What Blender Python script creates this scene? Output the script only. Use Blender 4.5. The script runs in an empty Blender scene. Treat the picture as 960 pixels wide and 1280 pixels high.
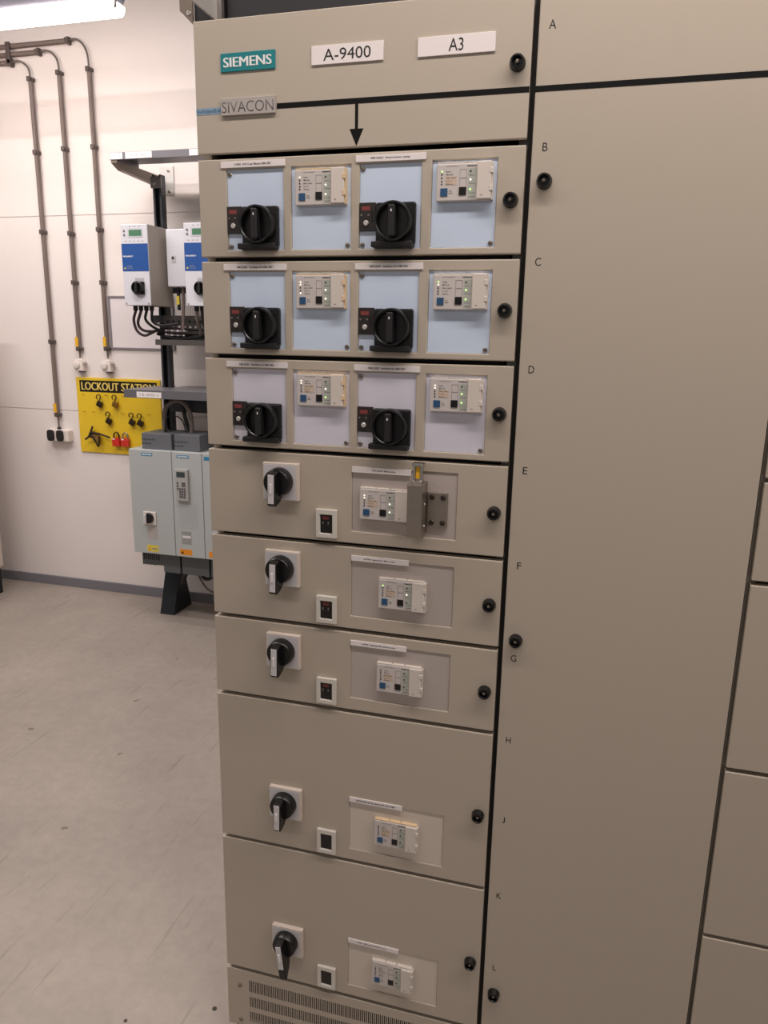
import bpy, bmesh, math, random
from mathutils import Vector, Matrix
random.seed(7)
SC = bpy.context.scene
COL = SC.collection
R = math.radians

# ------------------------------------------------------------------ materials
def lin(c):
    return tuple((v/255/12.92 if v/255 <= .04045 else ((v/255+.055)/1.055)**2.4) for v in c)
MATS = {}
def mat(name, rgb, rough=.5, metal=0., bump=0., bscale=200., var=0., vscale=8., spec=.5, emit=None, estr=0.):
    if name in MATS: return MATS[name]
    m = bpy.data.materials.new(name); m.use_nodes = True
    nt = m.node_tree; b = nt.nodes['Principled BSDF']
    c = lin(rgb)
    b.inputs['Base Color'].default_value = (*c, 1)
    b.inputs['Roughness'].default_value = rough
    b.inputs['Metallic'].default_value = metal
    b.inputs['Specular IOR Level'].default_value = spec
    tc = nt.nodes.new('ShaderNodeTexCoord')
    if var:
        n = nt.nodes.new('ShaderNodeTexNoise'); n.inputs['Scale'].default_value = vscale
        n.inputs['Detail'].default_value = 4
        nt.links.new(tc.outputs['Object'], n.inputs['Vector'])
        mx = nt.nodes.new('ShaderNodeMix'); mx.data_type = 'RGBA'
        mx.inputs[6].default_value = (*[v*(1-var) for v in c], 1)
        mx.inputs[7].default_value = (*[min(1, v*(1+var)) for v in c], 1)
        nt.links.new(n.outputs['Fac'], mx.inputs[0]); nt.links.new(mx.outputs[2], b.inputs['Base Color'])
    if bump:
        n2 = nt.nodes.new('ShaderNodeTexNoise'); n2.inputs['Scale'].default_value = bscale
        nt.links.new(tc.outputs['Object'], n2.inputs['Vector'])
        bp = nt.nodes.new('ShaderNodeBump'); bp.inputs['Strength'].default_value = bump
        bp.inputs['Distance'].default_value = .001
        nt.links.new(n2.outputs['Fac'], bp.inputs['Height']); nt.links.new(bp.outputs[0], b.inputs['Normal'])
    if emit:
        b.inputs['Emission Color'].default_value = (*lin(emit), 1)
        b.inputs['Emission Strength'].default_value = estr
    MATS[name] = m
    return m

beige = mat('pebble_grey_powder_coat', (186, 176, 162), .42, bump=.12, bscale=900, var=.02, vscale=3)
dark_gap = mat('dark_interior_steel', (27, 26, 26), .6, spec=.3)
post_grey = mat('frame_post_steel', (120, 116, 112), .38, .6)
black = mat('black_plastic', (17, 17, 19), .32, bump=.05)
black_matt = mat('black_matt_plastic', (26, 26, 28), .55)
tape_black = mat('black_mimic_tape', (9, 9, 11), .6, spec=.2)
ink = mat('black_ink', (28, 27, 30), .6)
ink_soft = mat('grey_ink', (95, 92, 95), .6)
white_label = mat('white_label_plastic', (236, 230, 230), .4)
siemens_teal = mat('teal_plate', (18, 128, 136), .35)
siv_grey = mat('grey_plate', (176, 170, 166), .35)
white_ink = mat('white_ink', (240, 240, 240), .5)
blue_tape = mat('pale_blue_tape', (140, 164, 186), .5)
inset_lav = mat('lavender_grey_panel', (216, 215, 229), .38, var=.015)
inset_cream = mat('light_cream_panel', (212, 202, 190), .4, var=.015)
inset_cool_reflect = mat('panel_with_cool_reflection', (206, 222, 244), .38, var=.015)  # bluish cast of cool reflected light put into the base colour
inset_warm = mat('light_warm_grey_panel', (186, 176, 170), .4, var=.015)
mod_white = mat('module_light_grey_plastic', (205, 199, 196), .4)
mod_flap = mat('module_flap_plastic', (218, 210, 202), .4)
mod_yellow = mat('yellowed_plastic', (224, 198, 160), .45)
mod_grey = mat('module_grey_strip', (184, 188, 180), .4)
line_grey = mat('printed_outline_grey', (150, 142, 142), .5)
tan_print = mat('printed_tan_field', (205, 186, 168), .5)
btn_blue = mat('blue_button', (42, 84, 124), .4)
led_off = mat('indicator_dark', (40, 34, 36), .3)
led_green = mat('indicator_lit_green', (190, 235, 150), .3, emit=(190, 255, 140), estr=1.3)
led_white = mat('indicator_lit_white', (245, 235, 220), .3, emit=(255, 240, 215), estr=1.3)
disp_brown = mat('display_dark_brown', (44, 38, 36), .35)
disp_red = mat('display_red_window', (132, 62, 60), .3)
disp_pin = mat('display_grey_print', (120, 114, 110), .4)
chrome = mat('bright_steel', (200, 198, 194), .25, 1.)
brushed = mat('brushed_steel', (172, 162, 152), .34, .9, bump=.25, bscale=300, var=.06, vscale=60)
screw_m = mat('screw_steel', (150, 142, 132), .3, .9)
sw_plate = mat('switch_plate_grey', (205, 203, 206), .42)
sw_cream = mat('switch_bezel_cream', (216, 204, 194), .42)
yellow_tag = mat('yellow_tag', (232, 178, 40), .45)
wall_m = mat('wall_panel_cream', (232, 224, 221), .6, var=.02, vscale=1.5)
skirt_m = mat('skirting_grey', (122, 120, 126), .5)
ceil_m = mat('ceiling_dark_deck', (70, 72, 80), .8)
conduit_m = mat('conduit_brown_grey', (118, 104, 98), .5)
clip_m = mat('clip_dark_grey', (86, 76, 72), .5)
cable_m = mat('cable_grey', (112, 104, 100), .5)
cable_blk = mat('cable_black', (28, 27, 30), .45)
cable_pur = mat('cable_dark_purple', (62, 48, 54), .45)
strut_m = mat('dark_strut_steel', (72, 74, 78), .38, .6)
strut_lt = mat('light_strut_steel', (150, 146, 142), .35, .7)
shelf_m = mat('shelf_grey_steel', (116, 114, 120), .42, .35)
arm_m = mat('arm_brown_grey', (128, 116, 106), .45, .3)
galv = mat('galvanised_light', (205, 203, 200), .4, .3)
inv_white = mat('inverter_white', (214, 214, 222), .4)
inv_side = mat('inverter_side_grey', (166, 158, 150), .5)
inv_blue = mat('inverter_blue', (38, 82, 152), .4)
lcd = mat('lcd_green', (82, 128, 100), .25)
drive_m = mat('drive_pale_grey_green', (180, 184, 184), .45)
drive_dk = mat('drive_dark_grey', (104, 106, 112), .5)
drive_bot = mat('drive_bottom_grey', (92, 96, 98), .5)
drive_line = mat('drive_blue_print', (52, 128, 166), .5)
orange_st = mat('orange_sticker', (226, 144, 36), .5)
yel_st = mat('yellow_sticker', (218, 200, 82), .5)
board_yel = mat('board_yellow', (230, 194, 46), .35)
board_ink = mat('board_black', (24, 22, 18), .4)
brass = mat('brass_brown', (150, 110, 44), .4, .7)
bronze_blk = mat('dark_bronze', (52, 40, 28), .4, .5)
red_pl = mat('red_plastic', (205, 36, 30), .4)
red_pl2 = mat('faded_red_plastic', (208, 62, 48), .4)
paper = mat('paper_white', (226, 218, 220), .6)
frame_gr = mat('frame_grey_metal', (152, 146, 152), .4, .4)
off_white = mat('off_white_plastic', (226, 216, 210), .45)
locker_m = mat('locker_cream', (205, 194, 182), .5)
lamp_body = mat('lamp_housing_grey', (120, 122, 134), .5)
lamp_glow = mat('lamp_diffuser', (255, 250, 245), .5, emit=(255, 236, 224), estr=20)
tray_navy = mat('cable_tray_dark', (34, 34, 40), .5)

def floor_material():
    m = bpy.data.materials.new('worn_screed_floor'); m.use_nodes = True
    nt = m.node_tree; b = nt.nodes['Principled BSDF']; L = nt.links
    b.inputs['Roughness'].default_value = .5
    tc = nt.nodes.new('ShaderNodeTexCoord')
    def noise(s, d=5, rough=.6, vec=None):
        n = nt.nodes.new('ShaderNodeTexNoise'); n.inputs['Scale'].default_value = s
        n.inputs['Detail'].default_value = d; n.inputs['Roughness'].default_value = rough
        L.new(vec or tc.outputs['Object'], n.inputs['Vector']); return n
    def ramp(src, p0, p1, c0, c1):
        r = nt.nodes.new('ShaderNodeValToRGB'); e = r.color_ramp.elements
        e[0].position = p0; e[1].position = p1; e[0].color = (*c0, 1); e[1].color = (*c1, 1)
        L.new(src, r.inputs[0]); return r
    base = ramp(noise(2.2, 8, .62).outputs['Fac'], .3, .72, lin((150, 140, 132)), lin((169, 158, 149)))
    fine = ramp(noise(24, 6, .7).outputs['Fac'], .35, .6, (.9, .9, .9), (1, 1, 1))
    # scratches: stretched noise, thresholded
    def scratch(rot, sc, lo):
        mp = nt.nodes.new('ShaderNodeMapping'); mp.inputs['Rotation'].default_value = (0, 0, rot)
        mp.inputs['Scale'].default_value = (sc, sc*.06, 1)
        L.new(tc.outputs['Object'], mp.inputs['Vector'])
        n = noise(1.5, 3, .5, mp.outputs[0])
        return ramp(n.outputs['Fac'], lo, lo+.05, (.80, .79, .78), (1, 1, 1))
    s1 = scratch(.5, 26, .30); s2 = scratch(-.9, 34, .29)
    spots = ramp(noise(17, 2, .4).outputs['Fac'], .225, .25, (.5, .48, .46), (1, 1, 1))
    cur = base.outputs[0]
    for k in (fine, s1, s2, spots):
        mx = nt.nodes.new('ShaderNodeMix'); mx.data_type = 'RGBA'; mx.blend_type = 'MULTIPLY'
        mx.inputs[0].default_value = 1
        L.new(cur, mx.inputs[6]); L.new(k.outputs[0], mx.inputs[7]); cur = mx.outputs[2]
    L.new(cur, b.inputs['Base Color'])
    return m
floor_m = floor_material()

# ------------------------------------------------------------------ mesh builder
class MB:
    def __init__(s): s.bm = bmesh.new()
    def box(s, x0, x1, y0, y1, z0, z1, rot=None, piv=None):
        vs = [s.bm.verts.new((x, y, z)) for x in (x0, x1) for y in (y0, y1) for z in (z0, z1)]
        for f in ((0,1,3,2),(4,6,7,5),(0,4,5,1),(2,3,7,6),(0,2,6,4),(1,5,7,3)):
            s.bm.faces.new([vs[i] for i in f])
        if rot is not None:
            bmesh.ops.rotate(s.bm, verts=vs, cent=piv or ((x0+x1)/2, (y0+y1)/2, (z0+z1)/2), matrix=rot)
        return vs
    def lathe(s, c, prof, n=32, axis='y', closed=True):
        # prof: list of (radius, distance along axis); axis 'y' means towards -y
        rings = []
        for r, d in prof:
            ring = []
            for i in range(n):
                a = 2*math.pi*i/n
                u, v = r*math.cos(a), r*math.sin(a)
                p = (c[0]+u, c[1]-d, c[2]+v) if axis == 'y' else ((c[0]+u, c[1]+v, c[2]+d) if axis == 'z' else (c[0]+d, c[1]+u, c[2]+v))
                ring.append(s.bm.verts.new(p))
            rings.append(ring)
        for a, b in zip(rings, rings[1:]):
            for i in range(n):
                j = (i+1) % n
                s.bm.faces.new((a[i], a[j], b[j], b[i]))
        if closed:
            s.bm.faces.new(rings[0]); s.bm.faces.new(rings[-1])
    def prism(s, pts, axis, d0, d1):
        # pts 2D polygon; axis 'x': pts=(y,z); 'y': pts=(x,z); 'z': pts=(x,y)
        def P(p, d):
            return {'x': (d, p[0], p[1]), 'y': (p[0], d, p[1]), 'z': (p[0], p[1], d)}[axis]
        a = [s.bm.verts.new(P(p, d0)) for p in pts]; b = [s.bm.verts.new(P(p, d1)) for p in pts]
        s.bm.faces.new(a); s.bm.faces.new(b)
        n = len(pts)
        for i in range(n):
            j = (i+1) % n
            s.bm.faces.new((a[i], a[j], b[j], b[i]))
    def tube(s, pts, r, n=10, smooth=True, sub=6):
        pts = [Vector(p) for p in pts]
        if smooth and len(pts) > 2:
            out = []
            ext = [pts[0]*2-pts[1]] + pts + [pts[-1]*2-pts[-2]]
            for i in range(1, len(ext)-2):
                p0, p1, p2, p3 = ext[i-1:i+3]
                for k in range(sub):
                    t = k/sub
                    out.append(.5*((2*p1)+(p2-p0)*t+(2*p0-5*p1+4*p2-p3)*t*t+(3*p1-p0-3*p2+p3)*t**3))
            out.append(pts[-1]); pts = out
        rings = []
        up = Vector((.13, .31, .94)).normalized()
        for i, p in enumerate(pts):
            d = (pts[min(i+1, len(pts)-1)]-pts[max(i-1, 0)]).normalized()
            if i == 0:
                u = d.cross(up)
                if u.length < .05: u = d.cross(Vector((1, 0, 0)))
                u.normalize()
            else:
                u = (u - d*u.dot(d)).normalized()
            v = d.cross(u)
            rings.append([s.bm.verts.new(p+u*r*math.cos(2*math.pi*k/n)+v*r*math.sin(2*math.pi*k/n)) for k in range(n)])
        for a, b in zip(rings, rings[1:]):
            for i in range(n):
                j = (i+1) % n
                s.bm.faces.new((a[i], a[j], b[j], b[i]))
        s.bm.faces.new(rings[0]); s.bm.faces.new(rings[-1])
    def plate(s, x0, x1, z0, z1, y0, y1, holes=()):
        # upright plate with rectangular through holes (x0,x1,z0,z1)
        xs = sorted({x0, x1, *[h[0] for h in holes], *[h[1] for h in holes]})
        zs = sorted({z0, z1, *[h[2] for h in holes], *[h[3] for h in holes]})
        V = {}
        def v(i, k, y):
            if (i, k, y) not in V: V[(i, k, y)] = s.bm.verts.new((xs[i], y, zs[k]))
            return V[(i, k, y)]
        nx, nz = len(xs)-1, len(zs)-1
        hx = {}
        fill = [[True]*nz for _ in range(nx)]
        xi = {x: i for i, x in enumerate(xs)}; zi = {z: i for i, z in enumerate(zs)}
        for h in holes:
            for i in range(xi[h[0]], xi[h[1]]):
                for k in range(zi[h[2]], zi[h[3]]): fill[i][k] = False
        F = lambda i, k: 0 <= i < nx and 0 <= k < nz and fill[i][k]
        for i in range(nx):
            for k in range(nz):
                if not fill[i][k]: continue
                for y in (y0, y1):
                    s.bm.faces.new((v(i, k, y), v(i+1, k, y), v(i+1, k+1, y), v(i, k+1, y)))
                for (di, dk, a, b) in ((-1,0,(i,k),(i,k+1)), (1,0,(i+1,k),(i+1,k+1)), (0,-1,(i,k),(i+1,k)), (0,1,(i,k+1),(i+1,k+1))):
                    if not F(i+di, k+dk):
                        s.bm.faces.new((v(*a, y0), v(*b, y0), v(*b, y1), v(*a, y1)))
    def build(s, name, m, parent=None, bevel=0., seg=2, smooth=None):
        bmesh.ops.recalc_face_normals(s.bm, faces=s.bm.faces)
        me = bpy.data.meshes.new(name); s.bm.to_mesh(me); s.bm.free()
        o = bpy.data.objects.new(name, me); COL.objects.link(o)
        me.materials.append(m)
        if parent is not None:
            o.parent = parent
        if bevel:
            b = o.modifiers.new('edge', 'BEVEL'); b.width = bevel; b.segments = seg
            b.limit_method = 'ANGLE'; b.angle_limit = R(40)
        if smooth:
            for p in me.polygons: p.use_smooth = True
            try: me.set_sharp_from_angle(angle=R(smooth))
            except Exception: pass
        return o

def tag(o, label, cat, group=None):
    o['label'] = label; o['category'] = cat
    if group: o['group'] = group
    return o
def thing(name, label, cat, loc=(0, 0, 0), group=None):
    o = bpy.data.objects.new(name, None); COL.objects.link(o)
    o.empty_display_size = .05; o.location = loc
    return tag(o, label, cat, group)
def struct(o):
    o['kind'] = 'structure'; return o
def lab(o, t):
    o['label'] = t; return o
def bx(name, m, parent, x0, x1, y0, y1, z0, z1, bevel=0., **k):
    b = MB(); b.box(x0, x1, y0, y1, z0, z1); return b.build(name, m, parent, bevel, **k)
def text(s, x0, x1, z0, z1, y, m, parent, name='lettering', bold=0., fat=0., thick=.0003):
    """raised lettering fitted to a rectangle, facing -y, back face on plane y"""
    cu = bpy.data.curves.new('lettering', 'FONT'); cu.body = s; cu.size = 1
    cu.resolution_u = 3
    cu.offset = bold
    tmp = bpy.data.objects.new('tmp', cu); COL.objects.link(tmp)
    dg = bpy.context.evaluated_depsgraph_get()
    me = bpy.data.meshes.new_from_object(tmp.evaluated_get(dg))
    bpy.data.objects.remove(tmp); bpy.data.curves.remove(cu)
    xs = [v.co.x for v in me.vertices]; ys = [v.co.y for v in me.vertices]
    ax, bxx, ay, by = min(xs), max(xs), min(ys), max(ys)
    sx = (x1-x0)/(bxx-ax); sz = (z1-z0)/(by-ay)
    bm = bmesh.new(); bm.from_mesh(me); bpy.data.meshes.remove(me)
    for v in bm.verts:
        v.co = Vector((x0+(v.co.x-ax)*sx, y-thick, z0+(v.co.y-ay)*sz))
    r = bmesh.ops.extrude_face_region(bm, geom=bm.faces[:])
    for g in r['geom']:
        if isinstance(g, bmesh.types.BMVert): g.co.y = y
    bmesh.ops.recalc_face_normals(bm, faces=bm.faces)
    if fat:
        base = bm.verts[:]+bm.edges[:]+bm.faces[:]
        for k, dx in enumerate((-fat, -fat*.5, fat*.5, fat)):
            d = bmesh.ops.duplicate(bm, geom=base)
            for g in d['geom']:
                if isinstance(g, bmesh.types.BMVert):
                    g.co.x += dx; g.co.y = g.co.y-.00008*(k+1) if g.co.y < y-thick*.5 else y
    me = bpy.data.meshes.new(name); bm.to_mesh(me); bm.free()
    o = bpy.data.objects.new(name, me); COL.objects.link(o); me.materials.append(m)
    if parent is not None: o.parent = parent
    return o

# ------------------------------------------------------------------ room shell
struct(bx('floor', floor_m, None, -7, 4.5, -5, 2.9, -.1, 0))
b = MB()
for z0, z1 in ((0, 1.175), (1.179, 2.331), (2.335, 3.489), (3.493, 3.8)):
    b.box(-7, 4.5, 2.72, 2.80, z0, z1)
b.box(-7, 4.5, 2.726, 2.88, 0, 3.8)
struct(b.build('wall_back', wall_m))
struct(bx('ceiling', ceil_m, None, -7, 4.5, -5, 2.9, 3.8, 3.9))
struct(bx('baseboard_back', skirt_m, None, -7, 4.5, 2.706, 2.7195, 0, .062, .002))

# ------------------------------------------------------------------ shared small parts
def lock_knob(parent, x, z, y=0.):
    b = MB()
    b.lathe((x, y, z), [(.0126, 0), (.0126, .002), (.0116, .004), (.0114, .011), (.0104, .0138), (.0080, .0142), (.0070, .0126), (.0066, .006), (.0001, .006)], 28)
    k = b.build('lock_knob', black, parent, smooth=35)
    c = MB(); c.lathe((x, y-.0062, z), [(.0030, 0), (.0030, .0045), (.0022, .005), (.0001, .005)], 14)
    c.build('key_pin', screw_m, k, smooth=40)
    return k
def screw(parent, x, z, y, r=.0042, m=None):
    b = MB()
    b.lathe((x, y, z), [(r, 0), (r, .0012), (r*.8, .0022), (r*.42, .0024), (r*.36, .0010), (.0001, .0010)], 16)
    return b.build('screw', m or screw_m, parent, smooth=35)
def label_strip(parent, x0, x1, z0, z1, y, s, t0, t1, m=white_label):
    st = bx('label_strip', m, parent, x0, x1, y-.0022, y, z0, z1, .0004)
    h = z1-z0; w = x1-x0
    text(s, x0+w*t0, x0+w*t1, z0+h*.32, z0+h*.66, y-.0022, ink_soft, st, bold=.008)
    return st

def module(parent, x0, z1, y, leds, rleds, yellow, tan, w=.095, h=.060, top_yellow=False):
    """motor control operator panel with top-left corner x0, z1 on plane y"""
    T = .009
    U = lambda u: x0+u*w
    Vv = lambda v: z1-v*h
    b = MB(); b.box(x0, U(1), y-T, y, z1-h, z1)
    mod = b.build('control_module', mod_white, parent, .0018)
    yf = y-T
    def rect(n, m, u0, u1, v0, v1, t=.0003, dy=0., bev=0.):
        return bx(n, m, mod, U(u0), U(u1), yf-dy-t, yf-dy, Vv(v1), Vv(v0), bev)
    if tan: rect('printed_field', tan_print, .165, .37, .335, .565)
    rect('indicator_strip', mod_grey, .575, .722, .14, .93)
    f1 = MB()
    for (u0, u1, v0, v1) in ((.425, .55, .16, .39), (.425, .55, .39, .63)):
        t = .0005
        X0, X1, Z0, Z1 = U(u0), U(u1), Vv(v1), Vv(v0)
        f1.plate(X0, X1, Z0, Z1, yf-.0003, yf, [(X0+t, X1-t, Z0+t, Z1-t)])
    f1.build('marking_frame', line_grey, mod)
    words = ('Ready', 'Bus', 'Gen. fault', 'In 1 In 2', 'Out')
    ww = (.085, .12, .17, .10, .11)
    for k, v in enumerate((.21, .285, .375, .46, .54)):
        m = {'g': led_green, 'w': led_white, '.': led_off}[leds[k]]
        c = MB(); c.lathe((U(.10), yf, Vv(v)), [(.0013, 0), (.0013, .0006), (.0008, .0010), (.0001, .0011)], 10)
        c.build('indicator_light', m, mod, smooth=60)
        text(words[k], U(.18), U(.18+ww[k]), Vv(v)-.0009, Vv(v)+.0009, yf-.0003, ink_soft, mod, thick=.0002)
    rect('blue_button', btn_blue, .08, .21, .65, .86, .0012, 0, .0004)
    text('Test', U(.235), U(.29), Vv(.745), Vv(.71), yf, ink_soft, mod, thick=.0002)
    text('Reset', U(.235), U(.305), Vv(.80), Vv(.765), yf, ink_soft, mod, thick=.0002)
    rect('black_button', black, .418, .55, .63, .845, .0012, 0, .0004)
    text('SIEMENS', U(.55), U(.72), Vv(.095), Vv(.06), yf, ink, mod, bold=.02, thick=.0002)
    text('SIMOCODE-DP', U(.17), U(.40), Vv(.085), Vv(.06), yf, line_grey, mod, thick=.0002)
    for k, v in enumerate((.215, .44, .70)):
        m = {'g': led_green, 'w': led_white, '.': led_off}[rleds[k]]
        c = MB(); c.lathe((U(.62), yf-.0003, Vv(v)), [(.0015, 0), (.0015, .0006), (.0008, .0010), (.0001, .0011)], 10)
        c.build('indicator_light', m, mod, smooth=60)
    for v in (.32, .54, .79, .88):
        text('Start 1' if v < .5 else 'Stop' if v < .7 else 'Local', U(.60), U(.70), Vv(v)-.0008, Vv(v)+.0008, yf-.0003, ink_soft, mod, thick=.0002)
    b = MB(); b.box(U(.74), U(1.0), yf-.0055, yf+.0002, Vv(.97), Vv(-.015))
    fl = b.build('cover_flap', mod_flap, mod, .0012)
    n = MB(); n.prism([(U(.81), Vv(.85)), (U(.85), Vv(.85)), (U(.83), Vv(.89))], 'y', yf-.0059, yf-.0055)
    n.build('latch_mark', line_grey, mod)
    em = mod_yellow if yellow else mod_flap
    bb = MB(); bb.box(U(1.0), U(1.0)+.0022, yf-.003, y, Vv(.985), Vv(.0))
    for v0 in (.16, .62):
        bb.box(U(.965), U(1.0)+.003, yf-.0062, yf-.003, Vv(v0+.14), Vv(v0))
    bb.build('hinge_edge', em, mod, .0005)
    tt = MB()
    for u0, u1 in ((.005, .33), (.345, .60), (.615, .985)):
        tt.box(U(u0), U(u1), yf+.001, y, z1, z1+.0024)
    tt.build('top_catch', mod_yellow if (yellow or top_yellow) else mod_flap, mod, .0004)
    return mod

def black_switch(parent, cx, cz, y):
    """lockable black rotary switch: square plate, slide bar, round collar, grip"""
    b = MB()
    b.box(cx-.0345, cx+.0355, y-.012, y, cz-.033, cz+.035)
    sw = b.build('rotary_switch', black, parent, .0035, seg=3)
    c = MB(); c.box(cx-.040, cx+.033, y-.021, y-.0005, cz-.0385, cz-.0285)
    c.build('locking_bar', black_matt, sw, .002)
    d = MB(); d.lathe((cx-.001, y-.011, cz+.003), [(.0335, 0), (.0325, .015), (.0315, .0165), (.0290, .0165), (.0275, .015), (.0270, .004), (.0001, .004)], 40)
    d.build('collar', black, sw, smooth=35)
    g = MB()
    g.box(cx-.0068, cx+.0048, y-.034, y-.0145, cz-.0225, cz+.0285)
    g.build('grip', black_matt, sw, .0025, seg=3)
    w = MB(); w.box(cx-.002, cx+.000, y-.0344, y-.0338, cz+.0165, cz+.0205)
    w.build('position_mark', white_ink, sw)
    return sw

def black_display(parent, x0, z1, y):
    w, h = .0295, .0465
    b = MB(); b.box(x0, x0+w, y-.004, y, z1-h, z1)
    dsp = lab(b.build('reset_display', disp_brown, parent, .0008), 'small dark reset display with red window')
    yf = y-.004
    bx('red_window', disp_red, dsp, x0+.0045, x0+.0195, yf-.0004, yf, z1-.013, z1-.006)
    for dx in (.004, .0165):
        c = MB(); c.lathe((x0+dx, yf, z1-.0205), [(.0017, 0), (.0017, .0008), (.0001, .001)], 10)
        c.build('indicator_light', disp_pin, dsp)
    c = MB(); c.lathe((x0+.0125, yf, z1-.0335), [(.0048, 0), (.0048, .002), (.0036, .003), (.0001, .003)], 8)
    c.build('reset_key', galv, dsp)
    bx('side_slot', black, dsp, x0+.022, x0+.0245, yf-.0004, yf, z1-.033, z1-.014)
    return dsp

def white_switch(parent, cx, cz, y, tilt=0):
    """grey square switch plate with black round knob and white-striped lever"""
    b = MB(); b.box(cx-.0365, cx+.0365, y-.011, y, cz-.0365, cz+.0365)
    sw = b.build('rotary_switch', sw_cream, parent, .0016)
    bx('face_plate', sw_plate, sw, cx-.0345, cx+.0315, y-.0116, y-.011, cz-.0345, cz+.0325, .0003)
    d = MB(); d.lathe((cx-.001, y-.0115, cz+.001), [(.0275, 0), (.0275, .004), (.0262, .018), (.0245, .020), (.0001, .020)], 40)
    d.build('knob', black, sw, smooth=35)
    rot = Matrix.Rotation(R(tilt), 4, 'Y')
    piv = Vector((cx-.001, y-.02, cz+.001))
    def spin(o):
        for v in o.data.vertices: v.co = piv + rot @ (v.co-piv)
    ext = .023 if tilt else 0.
    g = MB()
    # side profile (y,z): rises from the knob, hangs below it
    yb = y-.0165
    g.prism([(yb, cz+.026), (yb-.026, cz+.0225), (yb-.0345, cz+.0210), (yb-.0365, cz-.0375-ext), (yb-.031, cz-.0415-ext), (yb-.012, cz-.0375-ext*.5), (yb, cz-.029)], 'x', cx-.0100, cx+.0060)
    lv = g.build('lever', black, sw, .0016)
    spin(lv)
    s = MB()
    s.prism([(yb-.034, cz+.0200), (yb-.0353, cz+.0198), (yb-.0373, cz-.0350), (yb-.0360, cz-.0350)], 'x', cx-.0082, cx+.0040)
    ws = s.build('white_stripe', sw_plate, lv_parent(sw), .0004); spin(ws)
    n = MB(); n.box(cx-.0035, cx-.0005, yb-.039, yb-.0345, cz-.015, cz+.003)
    nb = n.build('locking_tab', white_label, sw, .0006); spin(nb)
    return sw
def lv_parent(o): return o

def bezel_display(parent, x0, z1, y, red=True):
    w, h = .0425, .0565
    b = MB(); b.plate(x0, x0+w, z1-h, z1, y-.007, y, [(x0+.0085, x0+w-.009, z1-h+.009, z1-.0105)])
    dsp = lab(b.build('reset_display', off_white_disp, parent, .0012), 'white framed display window')
    yf = y-.003
    bx('window', black, dsp, x0+.0085, x0+w-.009, yf, y, z1-h+.009, z1-.0105)
    bx('red_window', disp_red if red else disp_brown, dsp, x0+.0125, x0+.026, yf-.0004, yf, z1-.0205, z1-.0145)
    for dx in (.0125, .0235):
        bx('indicator_light', disp_pin if red else disp_brown, dsp, x0+dx, x0+dx+.0022, yf-.0004, yf, z1-.030, z1-.0245)
    c = MB(); c.plate(x0+.0135, x0+.0265, z1-.042, z1-.033, yf-.0004, yf, [(x0+.0145, x0+.0255, z1-.041, z1-.034)])
    c.build('reset_key', disp_brown, dsp)
    return dsp
off_white_disp = mat('display_bezel_white', (214, 210, 202), .42)

# ------------------------------------------------------------------ motor control cabinet, left column
P_ = .175
ZB = 1.975
XW = .588
DEP = .55
cab = thing('switchgear_cabinet', 'tall beige switchgear column with teal maker plate, A-9400 plate and drawer stack', 'cabinet', (0, 0, 0))
c = MB()
c.box(0.0, .016, .024, DEP, .06, 2.2); c.box(.573, .589, .024, DEP, .06, 2.2)
c.box(.016, .573, DEP-.016, DEP, .06, 2.2); c.box(.016, .573, .024, DEP-.016, 2.184, 2.2)
c.build('carcass', beige, cab)
c = MB(); c.box(.004, .584, .03, DEP-.02, 0, .0598)
c.build('plinth', dark_gap, cab)
for k in (1, 2, 3, 4, 5, 6, 8, 10):
    z = ZB-P_*k
    bx('drawer_runner', dark_gap, cab, .016, .573, .021, .40, z-.0015, z+.0012)
bx('bottom_plate', dark_gap, cab, .016, .573, .021, .40, .062, .066)
bx('back_liner', dark_gap, cab, .0165, .5725, .42, .43, .07, 2.18)
c = MB(); c.box(.5735, .5890, .0206, .0238, .07, 2.195)
c.build('frame_post', post_grey, cab)
# header door
hd = MB(); hd.box(0, XW, 0, .0095, 1.984, 2.199); hdoor = hd.build('header_door', beige, cab, .0018)
c = MB(); c.box(.012, .57, .0098, .40, 1.990, 2.18)
c.build('header_box', dark_gap, cab)
pl = lab(bx('maker_plate', siemens_teal, hdoor, .052, .155, -.0025, 0, 2.1145, 2.144, .0006), 'teal plate with white capital letters')
pl = lab(bx('series_plate', siv_grey, hdoor, .0515, .1545, -.0045, 0, 2.0445, 2.0725, .0008), 'grey plate with thin dark letters')
lab(bx('number_plate', white_label, hdoor, .221, .347, -.0025, 0, 2.1140, 2.143, .0005), 'white plate reading A-9400')
lab(bx('number_plate', white_label, hdoor, .405, .531, -.0025, 0, 2.1135, 2.142, .0005), 'white plate reading A3')
text('SIEMENS', .0580, .1482, 2.1215, 2.1368, -.0025, white_ink, hdoor, fat=.0007)
text('SIVACON', .0540, .1515, 2.0492, 2.0665, -.0045, ink_soft, hdoor, bold=-.012)
text('A-9400', .2425, .3255, 2.1195, 2.1372, -.0025, ink, hdoor, bold=.0)
text('A3', .4560, .4800, 2.1185, 2.1370, -.0025, ink, hdoor, bold=.0)
c = MB(); c.box(.156, XW, -.0004, 0, 2.0515, 2.0602)
c.build('mimic_line', tape_black, hdoor)
c = MB(); c.prism([(.2985, 2.0515), (.2985, 2.0128), (.2890, 2.0128), (.3012, 1.9858), (.3134, 2.0128), (.3039, 2.0128), (.3039, 2.0515)], 'y', -.0004, 0)
c.build('mimic_arrow', tape_black, hdoor)
tp = lab(bx('tape_remnant', blue_tape, hdoor, .0006, .0512, -.0004, 0, 2.0490, 2.0600), 'pale blue tape remnant')
b = MB()
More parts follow.
